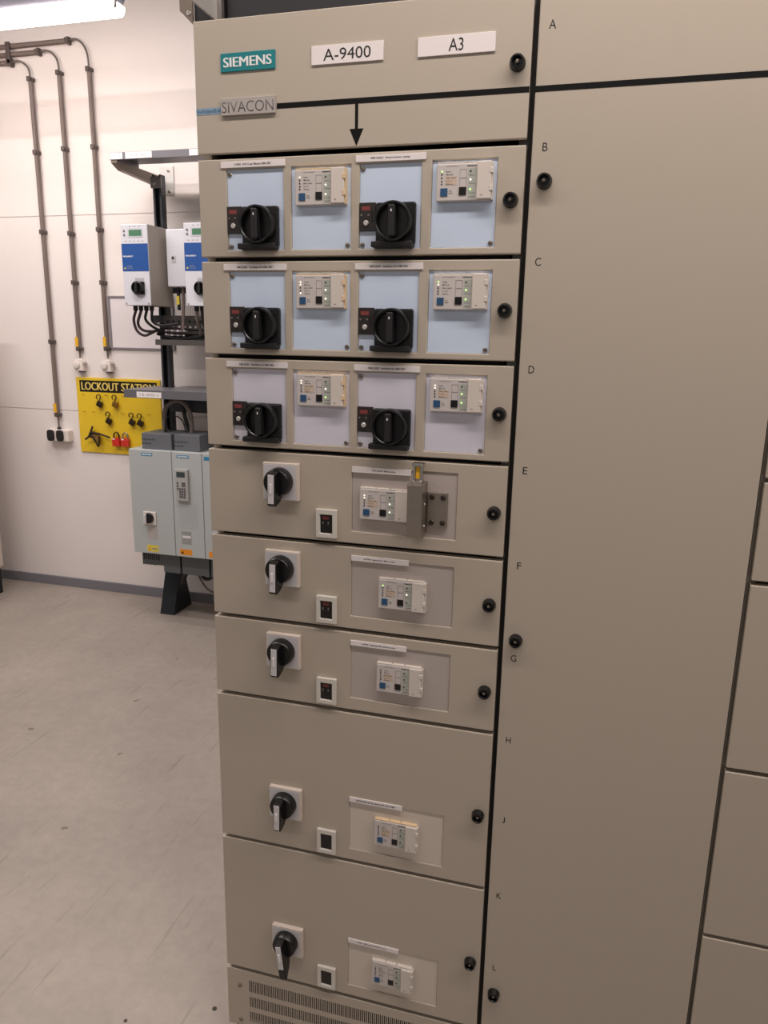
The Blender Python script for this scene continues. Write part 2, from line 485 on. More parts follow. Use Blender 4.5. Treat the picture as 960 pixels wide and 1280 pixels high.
for i in range(22):
    x = .003+i*.0021
    b.box(x, x+.0009+.0006*random.random(), -.0007, -.0004, 2.0505+.003*random.random(), 2.0555+.003*random.random())
b.build('faded_print', mat('faded_blue_print', (84, 122, 152), .5), tp)
lock_knob(hdoor, .5675, 2.094)
# ventilation panel at the foot
zv = ZB-P_*10-.0015
holes = []
for (a, bb) in ((.1675, .2005), (.1255, .1545), (.0835, .1125)):
    for i in range(104):
        x = .0560+i*.0046
        holes.append((round(x, 5), round(x+.0024, 5), a, bb))
g = MB(); g.plate(0, XW, .066, zv, 0, .0018, holes)
gr = g.build('ventilation_grille', beige, cab)
c = MB(); c.box(0, .003, .0018, .02, .066, zv); c.box(XW-.003, XW, .0018, .02, .066, zv); c.box(.003, XW-.003, .0018, .02, zv-.003, zv)
c.box(.003, XW-.003, .0018, .02, .066, .069)
c.build('grille_flange', beige, gr)
for z in (.181, .083):
    screw(gr, .032, z, 0, .005); screw(gr, .556, z, 0, .005)

# ------------------------------------------------------------------ drawers
GRP = 'withdrawable drawers of the left column'
def drawer_base(k, n, label, holes, hole_panel_mat):
    zt = ZB-P_*k; H = P_*n-.008
    root = thing('motor_control_drawer', label, 'drawer', (0, 0, zt-H), GRP)
    f = MB(); f.plate(0, XW, 0, H, 0, .020, holes)
    fp = f.build('front_panel', beige, root, .0018)
    bd = MB(); bd.box(.020, .569, .0202, .39, -.0062, H-.004)
    bd.build('drawer_body', dark_gap, root)
    return root, fp, H

def twin_drawer(k, label, labels, mods):
    H0 = P_-.008
    z0, z1 = .0115, .149     # inset bottoms/tops above the door bottom
    hs = [(.056, .166), (.181, .292), (.3075, .4165), (.4345, .5435)]
    holes = [(a, b_, z0, z1) for a, b_ in hs]
    root, fp, H = drawer_base(k, 1, label, holes, inset_cool_reflect)
    Y0 = .0030
    for i, (a, b_) in enumerate(hs):
        p = bx('inset_panel', inset_lav if k == 2 else inset_cool_reflect, root, a+.0004, b_-.0004, Y0, .0195, z0+.0004, z1-.0004)
    for i in range(2):
        ox = .0 if i == 0 else .2515
        label_strip(root, .046+ox if i == 0 else .301, .171 if i == 0 else .424, H-.0155, H-.0045, 0, labels[i], .22, .78)
        black_switch(root, .1225+ox, H-.1165, Y0)
        black_display(root, .0555+ox+(.001 if i else 0), H-.0800, Y0)
        xa, xb = hs[2*i][0], hs[2*i+1][1]
        screw(root, xa+.0055, z1-.0075, Y0); screw(root, xa+.0055, z0+.0065, Y0)
        screw(root, xb-.0065, z0+.0065, Y0)
        l, r, ye, tn = mods[i]
        module(root, .1905 if i == 0 else .4435, H-.0245, Y0, l, r, ye, tn, .0925, .0585)
    lock_knob(root, .5675, H-.083)
    return root

twin_drawer(0, 'beige twin-switch drawer directly under the black arrow, topmost of the drawers',
            ('S-9401  HVS Cool. Motors KM-1001', 'KM-23201  Smart motor comp.'),
            [('w....', '.ww', True, False), ('g....', '.wg', False, True)])
twin_drawer(1, 'beige twin-switch drawer in the middle of the three with black switches, beside letter C',
            ('KM-23202  Ventilator for KM-1001', 'KM-23203  Ventilator for KM-1001'),
            [('ww..w', '.ww', True, False), ('gw...', '.gg', False, False)])
twin_drawer(2, 'beige twin-switch drawer above the steel lock block, lowest of the three with black switches',
            ('KM-23301  Ventilator for KM-1002', 'KM-23302  Ventilator for KM-1007'),
            [('ww...', '.wg', True, True), ('ww...', '.gg', False, True)])

def single_drawer(k, n, label, txt, t0, t1, red, leds, rleds, tan, modx, modz, tilt=0, lock=False, topy=False):
    z0, z1 = (.0275, .1455)
    if k == 3: z0, z1 = .0245, .1480
    hole = (.2985, .4985, z0, z1)
    root, fp, H = drawer_base(k, n, label, [hole], inset_warm)
    Y0 = .0022
    bx('inset_panel', inset_cream if n == 2 else inset_warm, root, hole[0]+.0004, hole[1]-.0004, Y0, .0195, z0+.0004, z1-.0004)
    lo = -.0090 if k == 3 else -.0045
    label_strip(root, .2985, .4125, z1+lo, z1+lo+.0108, 0, txt, t0, t1)
    dz = 0.
    white_switch(root, .1575, .1125, 0, tilt)
    bezel_display(root, .2275, .0640, 0, red)
    module(root, modx, modz, Y0, leds, rleds, False, tan, .095 if k == 3 else .0912, .059, top_yellow=topy)
    lock_knob(root, .5675, H-.1785 if n == 2 else H-.0855)
    if lock:
        b = MB(); b.box(.4455, .4825, -.0035, Y0, .0465, .1115)
        hp = b.build('hinge_plate', brushed, root, .0008)
        for x in (.4535, .4745):
            for z in (.0555, .1030):
                c = MB(); c.lathe((x, -.0035, z), [(.0052, 0), (.0052, .0022), (.0046, .003), (.0031, .003), (.0029, .0004), (.0001, .0004)], 18)
                c.build('screw', mat('dark_screw_steel', (96, 88, 82), .3, .9), hp, smooth=35)
        b = MB(); b.box(.4165, .4440, -.046, Y0, .0340, .1320)
        lb = b.build('lock_block', brushed, root, .0012)
        for z in (.051, .091):
            c = MB(); c.lathe((.4440, -.020, z), [(.0032, 0), (.0032, .0012), (.002, .0018), (.0001, .0018)], 14, axis='x')
            c.build('screw', chrome, lb, smooth=35)
        bx('lock_seam', dark_gap, lb, .4440, .4443, -.012, -.0105, .0365, .1295)
        b = MB(); b.box(.4215, .4400, -.030, -.012, .1320, .1365)
        b.box(.4215, .4265, -.028, -.014, .1365, .1620); b.box(.4350, .4400, -.028, -.014, .1365, .1620)
        b.box(.4205, .4410, -.030, -.012, .1620, .1680)
        lab(b.build('lock_staple', chrome, root, .001), 'bright steel lock staple on the block')
        lab(bx('lock_tag', yellow_tag, root, .4268, .4348, -.0262, -.0150, .1395, .1610, .0006), 'yellow tag inside the staple')
    return root

single_drawer(3, 1, 'short beige drawer with a bolted-on steel lock block and yellow tag, beside letter E',
              'KM-23310  Main pump', .35, .74, True, 'ww...', '.ww', True, .3155, .1100, lock=True)
single_drawer(4, 1, 'short beige drawer with grey-plate rotary switch, beside letter F, just below the steel lock block',
              'A-9705  Lighting for Main room', .22, .76, True, 'g....', '.w.', True, .3550, .1115)
single_drawer(5, 1, 'short beige drawer with grey-plate rotary switch, lowest of the short ones, beside letter G',
              'A-9706  Lighting KM Control room', .20, .80, True, '.....', '...', True, .3540, .1115)
single_drawer(6, 2, 'tall beige drawer beside letter H, upper of the two tall single-switch drawers',
              'SOFTSTARTER KM 1001 MAIN HYDR. CIRC. PUMP', .13, .86, False, '.....', '...', True, .3550, .1125, topy=True)
single_drawer(8, 2, 'tall beige drawer whose switch lever hangs over the ventilation grille',
              'A-9401  Main switch hydraulic pump', .18, .76, False, '.....', '...', False, .3540, .1115, tilt=-8)

# ------------------------------------------------------------------ cable compartment (tall door)
cc = thing('cable_compartment_cabinet', 'tall beige cabinet with one long plain door lettered A to L', 'cabinet', (0, 0, 0))
c = MB()
c.box(.5895, .6005, .024, DEP, .06, 2.2); c.box(.988, .998, .024, DEP, .06, 2.2)
c.box(.6005, .988, DEP-.016, DEP, .06, 2.2); c.box(.6005, .988, .024, DEP-.016, 2.184, 2.2); c.box(.6005, .988, .024, DEP-.016, .06, .08)
c.build('carcass', beige, cc)
bx('plinth', dark_gap, cc, .5895, .998, .03, DEP-.02, 0, .0598)
c = MB(); c.box(.5895, .6035, .013, .0238, .07, 2.195); c.box(.985, .998, .013, .0238, .07, 2.195)
c.build('frame_post', dark_gap, cc)
dr = bx('door', beige, cc, .5972, .9950, 0, .0128, .066, 2.199, .0018)
bx('mimic_line', tape_black, dr, .5972, .9950, -.0004, 0, 2.0510, 2.0598)
for i, ch in enumerate('ABCDEFGHJKL'):
    z = 2.1455-P_*i
    if ch == 'G': z -= .006
    w = {'A': .0105, 'B': .008, 'C': .0095, 'D': .0095, 'E': .0075, 'F': .0072, 'G': .0105, 'H': .009, 'J': .0060, 'K': .0090, 'L': .0068}[ch]
    lab(text(ch, .6180-w/2, .6180+w/2, z-.0063, z+.0063, 0, ink, dr, bold=-.006), 'black letter %s on the door edge' % ch)
for z in (1.919, 1.126, .332):
    lock_knob(dr, .6200, z)

# ------------------------------------------------------------------ third column at the right edge
tc = thing('drawer_cabinet', 'beige switchgear column cut off by the right edge of the photo', 'cabinet', (1.0, 0, 0))
X3 = 0.003
c = MB()
c.box(0, .014, .024, DEP, .06, 2.2); c.box(.586, .600, .024, DEP, .06, 2.2)
c.box(.014, .586, DEP-.016, DEP, .06, 2.2); c.box(.014, .586, .024, DEP-.016, 2.184, 2.2)
c.build('carcass', beige, tc)
bx('plinth', dark_gap, tc, 0, .6, .03, DEP-.02, 0, .0598)
bx('inner_frame', dark_gap, tc, .0145, .5855, .021, .05, .062, 2.183)
for k, n in ((-1.25, 1.25), (0, 1), (1, 1), (2, 1), (3, 1), (4, 2), (6, 2), (8, 2), (10, .85)):
    zt = ZB-P_*k; zb = zt-P_*n+.008
    bx('compartment_door', beige, tc, X3, .597, 0, .020, zb, zt, .0018)
# ------------------------------------------------------------------ overhead tray and bracket on the cabinet roof
ct = thing('cable_tray', 'dark cable tray running along the top of the switchgear', 'cable tray', (.3, .3, 2.2))
c = MB(); c.box(-.345, 1.2, -.075, -.068, .012, .23); c.box(-.345, 1.2, .19, .197, .012, .23); c.box(-.345, 1.2, -.068, .19, .012, .018)
c.build('trough', tray_navy, ct)
c = MB()
for x in (-.25, .2, .65, 1.1): c.box(x, x+.04, -.06, .18, 0, .012)
c.build('support_foot', strut_m, ct)
for i in range(6):
    t = MB(); y = -.045+i*.042
    t.tube([(-.34, y, .045+.02*(i % 2)), (.1, y+.01, .05), (.6, y-.008, .045+.02*((i+1) % 2)), (1.19, y, .05)], .018, 8)
    t.build('power_cable', cable_blk, ct, smooth=60)
br = thing('roof_bracket', 'light steel bar and dark bracket on the cabinet roof at its left corner', 'bracket', (0, .2, 2.2))
c = MB(); c.box(-.064, -.060, -.12, .008, .079, .116); c.box(-.075, -.064, -.12, .008, .112, .116)
lab(c.build('bar', galv, br), 'light steel bar')
c = MB(); c.box(-.064, -.050, .008, .020, 0.0, .135); c.box(-.064, .02, .008, .020, -.0, .006)
c.build('upright', strut_lt, br)
c = MB(); c.prism([(-.136, .180), (-.136, .098), (-.131, .094), (-.108, .072), (-.108, .180)], 'y', -.004, .002)
c.build('gusset_plate', arm_m, br)
c = MB(); c.box(-.1078, -.0645, .004, .09, .075, .20)
c.build('cross_piece', tray_navy, br)
screw(br, -.116, .093, -.004, .005, chrome)

# ------------------------------------------------------------------ fluorescent lamp near the back wall
lamp = thing('ceiling_lamp', 'glowing fluorescent batten lamp hanging near the back wall', 'lamp', (-2.42, 1.98, 3.035))
b = MB()
b.prism([(-.045, .066), (-.075, .105), (-.075, .118), (.075, .118), (.075, .105), (.045, .066)], 'x', -.80, .955)
b.build('housing', lamp_body, lamp)
b = MB(); pts = []
for i in range(13):
    a = math.pi*i/12
    pts.append((.052*math.cos(a), .060-.056*math.sin(a)))
b.prism(pts, 'x', -.80, .962)
df = b.build('diffuser', lamp_glow, lamp)
b = MB(); b.tube([(.985, -.05, .118), (.985, -.052, .06), (.982, -.05, .03), (.975, -.045, .03), (.970, -.045, .05)], .006, 8)
b.build('wire_clip', strut_lt, lamp, smooth=60)
b = MB()
for x in (-.6, .7): b.tube([(x, 0, .118), (x, 0, .65)], .004, 6, smooth=False)
b.build('suspension_rod', strut_lt, lamp)
b = MB(); b.box(.90, .99, -.05, .0, .112, .118); b.build('hanger_strap', strut_lt, lamp)

# ------------------------------------------------------------------ conduits on the back wall
YW = 2.7195
def pipe_clip(parent, x, z, vertical=True):
    b = MB()
    if vertical:
        b.box(x-.019, x+.019, YW-.030, YW, z-.009, z+.009)
        b.box(x-.012, x+.012, YW-.040, YW-.030, z-.013, z+.013)
    else:
        b.box(x-.009, x+.009, YW-.030, YW, z-.019, z+.019)
        b.box(x-.013, x+.013, YW-.040, YW-.030, z-.012, z+.012)
    return b.build('pipe_clip', clip_m, parent, .003)
def conduit(xv, zt, zb, zh, xh, clips, label, drop):
    t = thing('conduit', label, 'conduit', (0, 0, 0), 'grey conduits on the back wall')
    b = MB(); yc = YW-.018
    b.tube([(-6, yc, zh), (xh, yc, zh)], .013, 12, smooth=False)
    b.build('horizontal_pipe', conduit_m, t, smooth=60)
    b = MB(); b.tube([(xv, yc, zt), (xv, yc, zb)], .013, 12, smooth=False)
    b.build('vertical_pipe', conduit_m, t, smooth=60)
    b = MB(); dx = xv-xh; dz = zh-zt
    b.tube([(xh-.02, yc, zh), (xh+dx*.35, yc, zh+.004), (xh+dx*.75, yc, zh-dz*.17), (xv-.004, yc, zh-dz*.52), (xv, yc, zt-.02)], .0055, 8)
    b.build('cable_bend', cable_m, t, smooth=60)
    b = MB(); b.tube([(xv, yc, zb+.01), (xv, yc, drop)], .0055, 8, smooth=False)
    b.build('cable_drop', cable_m, t)
    for z in clips: pipe_clip(t, xv, z)
    pipe_clip(t, xh-.008, zh, False)
    b = MB(); b.box(xv-.016, xv+.004, YW-.0345, YW-.0305, zb+.03, zb+.085)
    lab(b.build('cable_tag', yellow_tag, t), 'yellow cable tag')
    return t
conduit(-2.537, 3.065, 1.135, 3.165, -2.650, (3.068, 2.68, 2.24, 1.60, 1.150), 'leftmost vertical conduit, ending at the double black wall socket', 1.062)
conduit(-2.341, 3.085, 1.545, 3.205, -2.458, (3.088, 2.69, 2.228, 1.95, 1.560), 'middle vertical conduit of the three on the back wall', 1.506)
conduit(-2.144, 3.090, 1.550, 3.247, -2.258, (3.093, 2.692, 2.247, 1.95, 1.565), 'rightmost vertical conduit of the three, beside the framed sheet', 1.508)
b = MB(); b.box(-2.676, -2.646, YW-.040, YW-.0315, 3.140, 3.266); b.box(-2.670, -2.652, YW-.0315, YW, 3.258, 3.264); b.box(-2.670, -2.652, YW-.0315, YW, 3.142, 3.147)
tag(b.build('saddle_clamp', clip_m, None, .003), 'dark saddle clamp across the three horizontal conduits', 'clamp')

# double socket
s = thing('double_socket', 'double wall socket with two black round lids at the left conduit end', 'socket', (-2.53, YW, 1.02))
bx('base', off_white, s, -.085, .080, -.045, 0, -.038, .036, .006)
for x in (-.047, .022):
    b = MB(); b.prism([(x+.0245*math.copysign(abs(math.cos(a))**.6, math.cos(a)), .036*math.copysign(abs(math.sin(a))**.6, math.sin(a))) for a in [2*math.pi*i/28 for i in range(28)]], 'y', -.060, -.045)
    lid = b.build('lid', black_matt, s, .004, seg=3)
b = MB(); b.lathe((-.006, -.018, .036), [(.012, 0), (.012, .01), (.008, .016), (.0001, .016)], 12, axis='z')
b.build('cable_gland', black_matt, s)
# small white wall sockets
for x, txt in ((-2.341, 'white wall socket at the foot of the middle conduit'), (-2.144, 'white wall socket at the foot of the right conduit')):
    s = thing('wall_socket', txt, 'socket', (x, YW, 1.463), 'white wall sockets over the yellow board')
    b = MB(); b.prism([(-.026, -.036), (-.034, -.020), (-.034, .022), (-.022, .037), (.022, .037), (.03, .022), (.03, -.036)], 'y', -.042, 0)
    b.build('housing', off_white, s, .005)
    b = MB(); b.lathe((-.012, -.042, .002), [(.024, 0), (.022, .010), (.014, .013), (.0001, .013)], 20)
    b.build('dial', off_white, s, smooth=45)
    b = MB(); b.box(.028, .044, -.030, -.012, .004, .013); b.box(.040, .046, -.034, -.022, -.008, .006)
    b.build('lever', mat('lever_grey', (150, 142, 142), .5), s, .001)
    b = MB(); b.lathe((.004, -.020, -.036), [(.018, 0), (.018, -.008), (.0001, -.008)], 16, axis='z')
    b.build('socket_mouth', mat('slate_blue_plastic', (84, 80, 100), .5), s)

# framed sheet
fr = thing('framed_sheet', 'blank white sheet in a thin grey frame behind the inverters', 'notice frame', (-1.907, YW, 1.72))
b = MB(); b.plate(-.217, .217, -.155, .155, -.012, 0, [(-.207, .207, -.145, .145)])
b.build('frame', frame_gr, fr, .001)
bx('sheet', paper, fr, -.207, .207, -.005, 0, -.145, .145)

# ------------------------------------------------------------------ lockout board
lo = thing('lockout_board', 'yellow board headed LOCKOUT STATION on the back wall', 'board', (-2.10, YW, 1.15))
def LX(x): return x+2.10
def LZ(z): return z-1.15
b = MB(); b.box(LX(-2.392), LX(-1.800), -.010, 0, LZ(.921), LZ(1.388))
bd = b.build('panel', board_yel, lo, .003)
b = MB(); b.box(LX(-2.366), LX(-1.822), -.0106, -.010, LZ(1.300), LZ(1.371))
hdr = lab(b.build('header_strip', board_ink, lo), 'black strip with yellow letters')
text('LOCKOUT', LX(-2.352), LX(-2.088), LZ(1.312), LZ(1.360), -.0106, mat('board_lettering', (232, 205, 105), .5), hdr, fat=.0018)
text('STATION', LX(-2.068), LX(-1.836), LZ(1.312), LZ(1.360), -.0106, MATS['board_lettering'], hdr, fat=.0018)
pegs = [(-2.222, 1.283), (-2.111, 1.285), (-2.164, 1.180), (-2.000, 1.180), (-1.942, 1.178), (-2.113, 1.056), (-2.050, 1.056), (-2.277, 1.060)]
for (x, z) in pegs + [(-2.335, 1.283), (-2.17, 1.283), (-2.05, 1.283), (-2.335, 1.178), (-2.27, 1.178), (-2.06, 1.178), (-1.88, 1.178)]:
    b = MB(); b.tube([(LX(x), -.010, LZ(z)), (LX(x), -.036, LZ(z)), (LX(x), -.040, LZ(z)+.008)], .0022, 6, smooth=False)
    b.build('peg', mat('peg_yellow', (200, 172, 44), .5), lo)
def padlock(x, z, body, label, big=False, shackle=chrome, tilt=0):
    """hangs from a peg at x, z"""
    t = thing('padlock', label, 'padlock', (x, YW-.028, z), 'padlocks on the yellow board')
    s = 1.0
    if big:
        b = MB(); b.tube([(-.017, 0, -.042), (-.018, 0, -.015), (-.010, 0, -.001), (.0, 0, .0035), (.010, 0, -.001), (.018, 0, -.015), (.017, 0, -.042)], .0048, 8)
        b.build('shackle', shackle, t, smooth=60)
        b = MB(); b.box(-.026, .026, -.012, .012, -.082, -.036); b.box(-.022, .022, -.012, .012, -.036, -.031)
        bo = b.build('body', body, t, .004)
        b = MB()
        for k in range(3): b.box(-.018, .018, -.0128, -.012, -.050-k*.012, -.045-k*.012)
        b.build('label_rows', red_pl if body is red_pl2 else red_pl2, bo)
        bx('white_mark', white_label, bo, -.022, -.004, -.0128, -.012, -.041, -.034)
    else:
        b = MB(); b.tube([(-.012, 0, -.024), (-.016, 0, -.010), (-.011, 0, -.001), (0, 0, .003), (.010, 0, -.002), (.013, 0, -.014), (.004, 0, -.030), (.002, 0, -.036)], .0032, 8)
        b.build('shackle', bronze_blk, t, smooth=60)
        b = MB(); r = Matrix.Rotation(R(28+tilt), 4, 'Y')
        b.box(-.013, .023, -.009, .009, -.071, -.037, rot=r, piv=(.004, 0, -.052))
        b.build('body', body, t, .003)
padlock(-2.222, 1.283, bronze_blk, 'dark padlock at the top left of the yellow board, under the L of LOCKOUT')
padlock(-2.111, 1.285, brass, 'brass-brown padlock, second in the top row on the yellow board', tilt=-8)
padlock(-2.164, 1.180, bronze_blk, 'dark padlock hanging alone in the middle row of the yellow board')
padlock(-2.000, 1.180, bronze_blk, 'left dark padlock of the pair in the middle row of the yellow board')
padlock(-1.942, 1.178, bronze_blk, 'right dark padlock of the pair in the middle row of the yellow board')
padlock(-2.113, 1.056, red_pl, 'bright red padlock with dark shackle, left of the two red ones', True, bronze_blk)
padlock(-2.050, 1.056, red_pl2, 'faded red padlock with grey shackle, right of the two red ones', True, strut_lt)
h = thing('lockout_clamp', 'black scissor-shaped lockout clamp on the lower left of the yellow board', 'lockout clamp', (-2.277, YW-.030, 1.060))
b = MB(); b.prism([(-.012, .0), (.035, -.012), (.052, -.040), (.042, -.082), (.030, -.062), (.010, -.062), (-.018, -.040)], 'y', -.008, .008)
lab(b.build('jaw_plate', mat('dull_tan_metal', (150, 118, 62), .5, .3), h, .002), 'tan centre plate')
b = MB(); b.tube([(-.012, -.01, -.008), (.05, -.01, -.014), (.125, -.01, -.034)], .0062, 8, smooth=False)
b.build('handle', bronze_blk, h)
b = MB(); b.tube([(0, -.002, .03), (-.004, -.008, .012), (-.014, -.010, -.012), (-.030, -.010, -.038), (-.054, -.010, -.054)], .006, 8)
b.build('hook', black_matt, h, smooth=60)
b = MB(); b.tube([(-.018, -.010, -.040), (.0, -.012, -.030), (.020, -.012, -.062), (.038, -.010, -.094), (.045, -.010, -.060), (.047, -.010, -.030)], .005, 8)
b.build('spring_arm', bronze_blk, h, smooth=60)
b = MB(); b.lathe((-.012, -.008, -.016), [(.010, 0), (.010, .006), (.0001, .006)], 14)
b.build('pivot', black_matt, h)

# ------------------------------------------------------------------ equipment rack (posts, canopy, shelf)
rk = thing('equipment_rack', 'dark strut post frame with grey canopy and shelf carrying the drives', 'rack', (-1.655, 2.56, 0))
def rx(x): return x+1.655
def ry(y): return y-2.56
def rb(n, m, x0, x1, y0, y1, z0, z1, bevel=.001): return bx(n, m, rk, rx(x0), rx(x1), ry(y0), ry(y1), z0, z1, bevel)
for px in (-1.655, -1.02):
    b = MB()
    x0, x1, y0, y1 = rx(px)-.0255, rx(px)+.0255, ry(2.545), ry(2.59)
    b.box(x0, x0+.012, y0, y0+.003, 0, 2.50); b.box(x1-.012, x1, y0, y0+.003, 0, 2.50)
    b.box(x0, x0+.003, y0+.003, y1, 0, 2.50); b.box(x1-.003, x1, y0+.003, y1, 0, 2.50); b.box(x0+.003, x1-.003, y1-.003, y1, 0, 2.50)
    b.build('post', strut_m, rk)
    b = MB(); b.prism([(ry(2.455), 0), (ry(2.46), .012), (ry(2.535), .245), (ry(2.60), .245), (ry(2.66), .012), (ry(2.67), 0)], 'x', rx(px)-.063, rx(px)-.058)
    b.prism([(ry(2.455), 0), (ry(2.46), .012), (ry(2.535), .245), (ry(2.60), .245), (ry(2.66), .012), (ry(2.67), 0)], 'x', rx(px)+.0265, rx(px)+.0315)
    b.prism([(ry(2.455), 0), (ry(2.535), .245), (ry(2.540), .245), (ry(2.462), 0)], 'x', rx(px)-.058, rx(px)+.0265)
    b.box(rx(px)-.058, rx(px)+.0265, ry(2.462), ry(2.66), 0, .006)
    b.build('foot', mat('foot_dark_steel', (50, 53, 58), .4, .5), rk)
lab(rb('foot_label', yel_st, -1.655, -1.632, 2.5405, 2.5445, .225, .268, 0), 'yellow-green sticker at the post foot')
rb('clamp_collar', black_matt, -1.665, -1.615, 2.535, 2.5445, .262, .275, 0)
for z in (.46, .95, 1.72, 1.88, 2.12):
    rb('cross_rail', strut_m, -1.75 if z < 1.2 else -1.72, -.98, 2.5305, 2.5448, z, z+.041, 0)
# canopy plate over the inverters
b = MB()
b.box(rx(-1.770), rx(-.95), ry(2.30), ry(2.302), 2.526, 2.560); b.box(rx(-1.770), rx(-.95), ry(2.302), ry(2.56), 2.557, 2.560)
b.box(rx(-1.770), rx(-1.768), ry(2.302), ry(2.56), 2.526, 2.557)
cn = b.build('canopy', shelf_m, rk)
for x0, x1 in ((-1.768, -1.694), (-1.676, -1.524), (-1.312, -1.240)):
    b = MB(); b.box(rx(x0), rx(x1), ry(2.2985), ry(2.30), 2.5285, 2.558)
    lab(b.build('label_strip', white_label, cn), 'white label on the canopy edge')
text('1-2-10', rx(-1.640), rx(-1.560), 2.537, 2.551, ry(2.2985), line_grey, cn)
b = MB(); b.prism([(ry(2.303), 2.5255), (ry(2.303), 2.512), (ry(2.36), 2.486), (ry(2.712), 2.470), (ry(2.712), 2.5255)], 'x', rx(-1.766), rx(-1.730))
b.build('arm', arm_m, rk, .002)
b = MB(); b.plate(rx(-1.735), rx(-1.650), 2.425, 2.575, ry(2.712), ry(2.7192))
wp = lab(b.build('wall_plate', galv, rk), 'light wall plate of the arm')
screw(wp, rx(-1.680), 2.552, ry(2.712), .009); screw(wp, rx(-1.680), 2.442, ry(2.712), .009)
b = MB(); b.box(rx(-1.69), rx(-1.625), ry(2.5395), ry(2.5445), 2.43, 2.49)
b.build('joint_plate', strut_lt, rk, .001); screw(rk, rx(-1.668), 2.455, ry(2.5395), .010, chrome)
# lower shelf
b = MB()
b.box(rx(-1.772), rx(-.95), ry(2.30), ry(2.303), 1.316, 1.360); b.box(rx(-1.772), rx(-.95), ry(2.303), ry(2.5445), 1.357, 1.360)
b.box(rx(-1.772), rx(-1.690), ry(2.5445), ry(2.71), 1.357, 1.360); b.box(rx(-1.615), rx(-1.055), ry(2.5445), ry(2.71), 1.357, 1.360); b.box(rx(-.985), rx(-.95), ry(2.5445), ry(2.71), 1.357, 1.360)
b.box(rx(-1.772), rx(-1.769), ry(2.303), ry(2.71), 1.316, 1.357)
sh = b.build('shelf', shelf_m, rk)
lab(bx('label_strip', white_label, sh, rx(-1.690), rx(-1.538), ry(2.2985), ry(2.30), 1.3195, 1.3505), 'white label on the shelf edge')
text('12-345-1', rx(-1.670), rx(-1.555), 1.329, 1.342, ry(2.2985), line_grey, sh)
b = MB(); b.box(rx(-1.655)+.027, rx(-.98), ry(2.52), ry(2.5302), 1.225, 1.295)
b.build('rear_rail', strut_m, rk, .001)

# cable tray / terminal box under the inverters
ty = thing('terminal_tray', 'grey perforated tray full of cables under the two inverters', 'cable tray', (-1.3, 2.48, 1.6))
def tx(x): return x+1.3
b = MB(); b.box(tx(-1.640), tx(-.98), -.05, -.047, 0, .030); b.box(tx(-1.640), tx(-.98), -.047, .048, 0, .003)
b.plate(tx(-1.640), tx(-.98), .003, .16, .045, .048, [(tx(-1.62)+i*.034, tx(-1.62)+i*.034+.016, .09+.03*j, .105+.03*j) for i in range(19) for j in range(2)])
b.build('tray', mat('galvanised_dull', (98, 94, 92), .5, .4), ty)
bx('terminal_rail', mat('terminal_dark', (50, 50, 54), .5), ty, tx(-1.62), tx(-.99), -.01, .02, .0032, .05)
for i in range(7):
    bx('terminal', [paper, mat('terminal_grey', (140, 138, 140), .5)][i % 2], ty, tx(-1.59)+i*.018, tx(-1.59)+i*.018+.013, -.03, .005, .05, .083, .001)
for i in range(10):
    b = MB(); z = .03+.011*(i % 4); y = -.035+.012*(i % 4)
    b.tube([(tx(-1.635), y, z+.03), (tx(-1.5), y-.006, z+.005+.02*(i % 2)), (tx(-1.3), y, z+.02), (tx(-1.15), y+.004, z), (tx(-.99), y, z+.015)], .0075, 8)
    b.build('cable', [cable_blk, cable_pur][i % 2], ty, smooth=60)

# ------------------------------------------------------------------ inverters
def inverter(x0, label, grp='blue and white inverters on the rack'):
    t = thing('inverter', label, 'inverter', (x0, 2.30, 1.805), grp)
    b = MB(); b.box(0, .158, .006, .228, 0, .408); b.build('housing', inv_side, t, .004)
    b = MB(); b.box(0, .158, -.002, .0058, 0, .408); b.build('front_cover', inv_white, t, .003)
    bx('blue_panel', inv_blue, t, .001, .157, -.0028, -.002, .174, .312)
    bx('lcd_frame', mat('lcd_bezel', (196, 196, 204), .4), t, .042, .132, -.0032, -.002, .342, .388, .001)
    lab(bx('lcd_screen', lcd, t, .050, .124, -.0038, -.0032, .350, .380), 'green display')
    for z in (.355, .375):
        b = MB(); b.lathe((.021, -.002, z), [(.006, 0), (.006, .002), (.0001, .002)], 12); b.build('button', mat('button_grey', (110, 110, 118), .5), t)
    for i in range(3): bx('legend_mark', line_grey, t, .052+i*.028, .062+i*.028, -.0025, -.002, .394, .398)
    for i in range(5): bx('legend_mark', line_grey, t, .022+i*.025, .034+i*.025, -.0025, -.002, .323, .326)
    text('FREQUENCY', .008, .068, .2440, .2525, -.0028, white_ink, t, fat=.0004)
    text('WARNING', .026, .058, .196, .201, -.0028, siv_grey, t); text('High voltage', .026, .064, .186, .191, -.0028, siv_grey, t)
    b = MB(); b.prism([(.010, .185), (.021, .185), (.0155, .197)], 'y', -.0034, -.0028); b.build('warning_mark', yel_st, t)
    bx('switch_plate', black, t, .068, .128, -.014, -.002, .056, .122, .003)
    b = MB(); b.lathe((.093, -.014, .090), [(.034, 0), (.033, .012), (.028, .014), (.026, .005), (.0001, .005)], 28)
    k = b.build('switch_knob', black, t, smooth=40)
    b = MB(); b.box(.087, .099, -.036, -.019, .064, .116); b.build('grip', black_matt, k, .003)
    bx('switch_legend', mat('legend_grey', (180, 178, 184), .5), t, .070, .126, -.0026, -.002, .126, .140)
    screw(t, .012, .010, -.002, .004); screw(t, .146, .010, -.002, .004)
    b = MB()
    for i in range(4): b.lathe((.03+i*.033, .05, 0), [(.012, 0), (.012, -.022), (.009, -.026), (.0001, -.026)], 12, axis='z')
    b.build('cable_gland', black_matt, t)
    return t
i1 = inverter(-1.730, 'complete blue and white inverter at the left, over the looped cables')
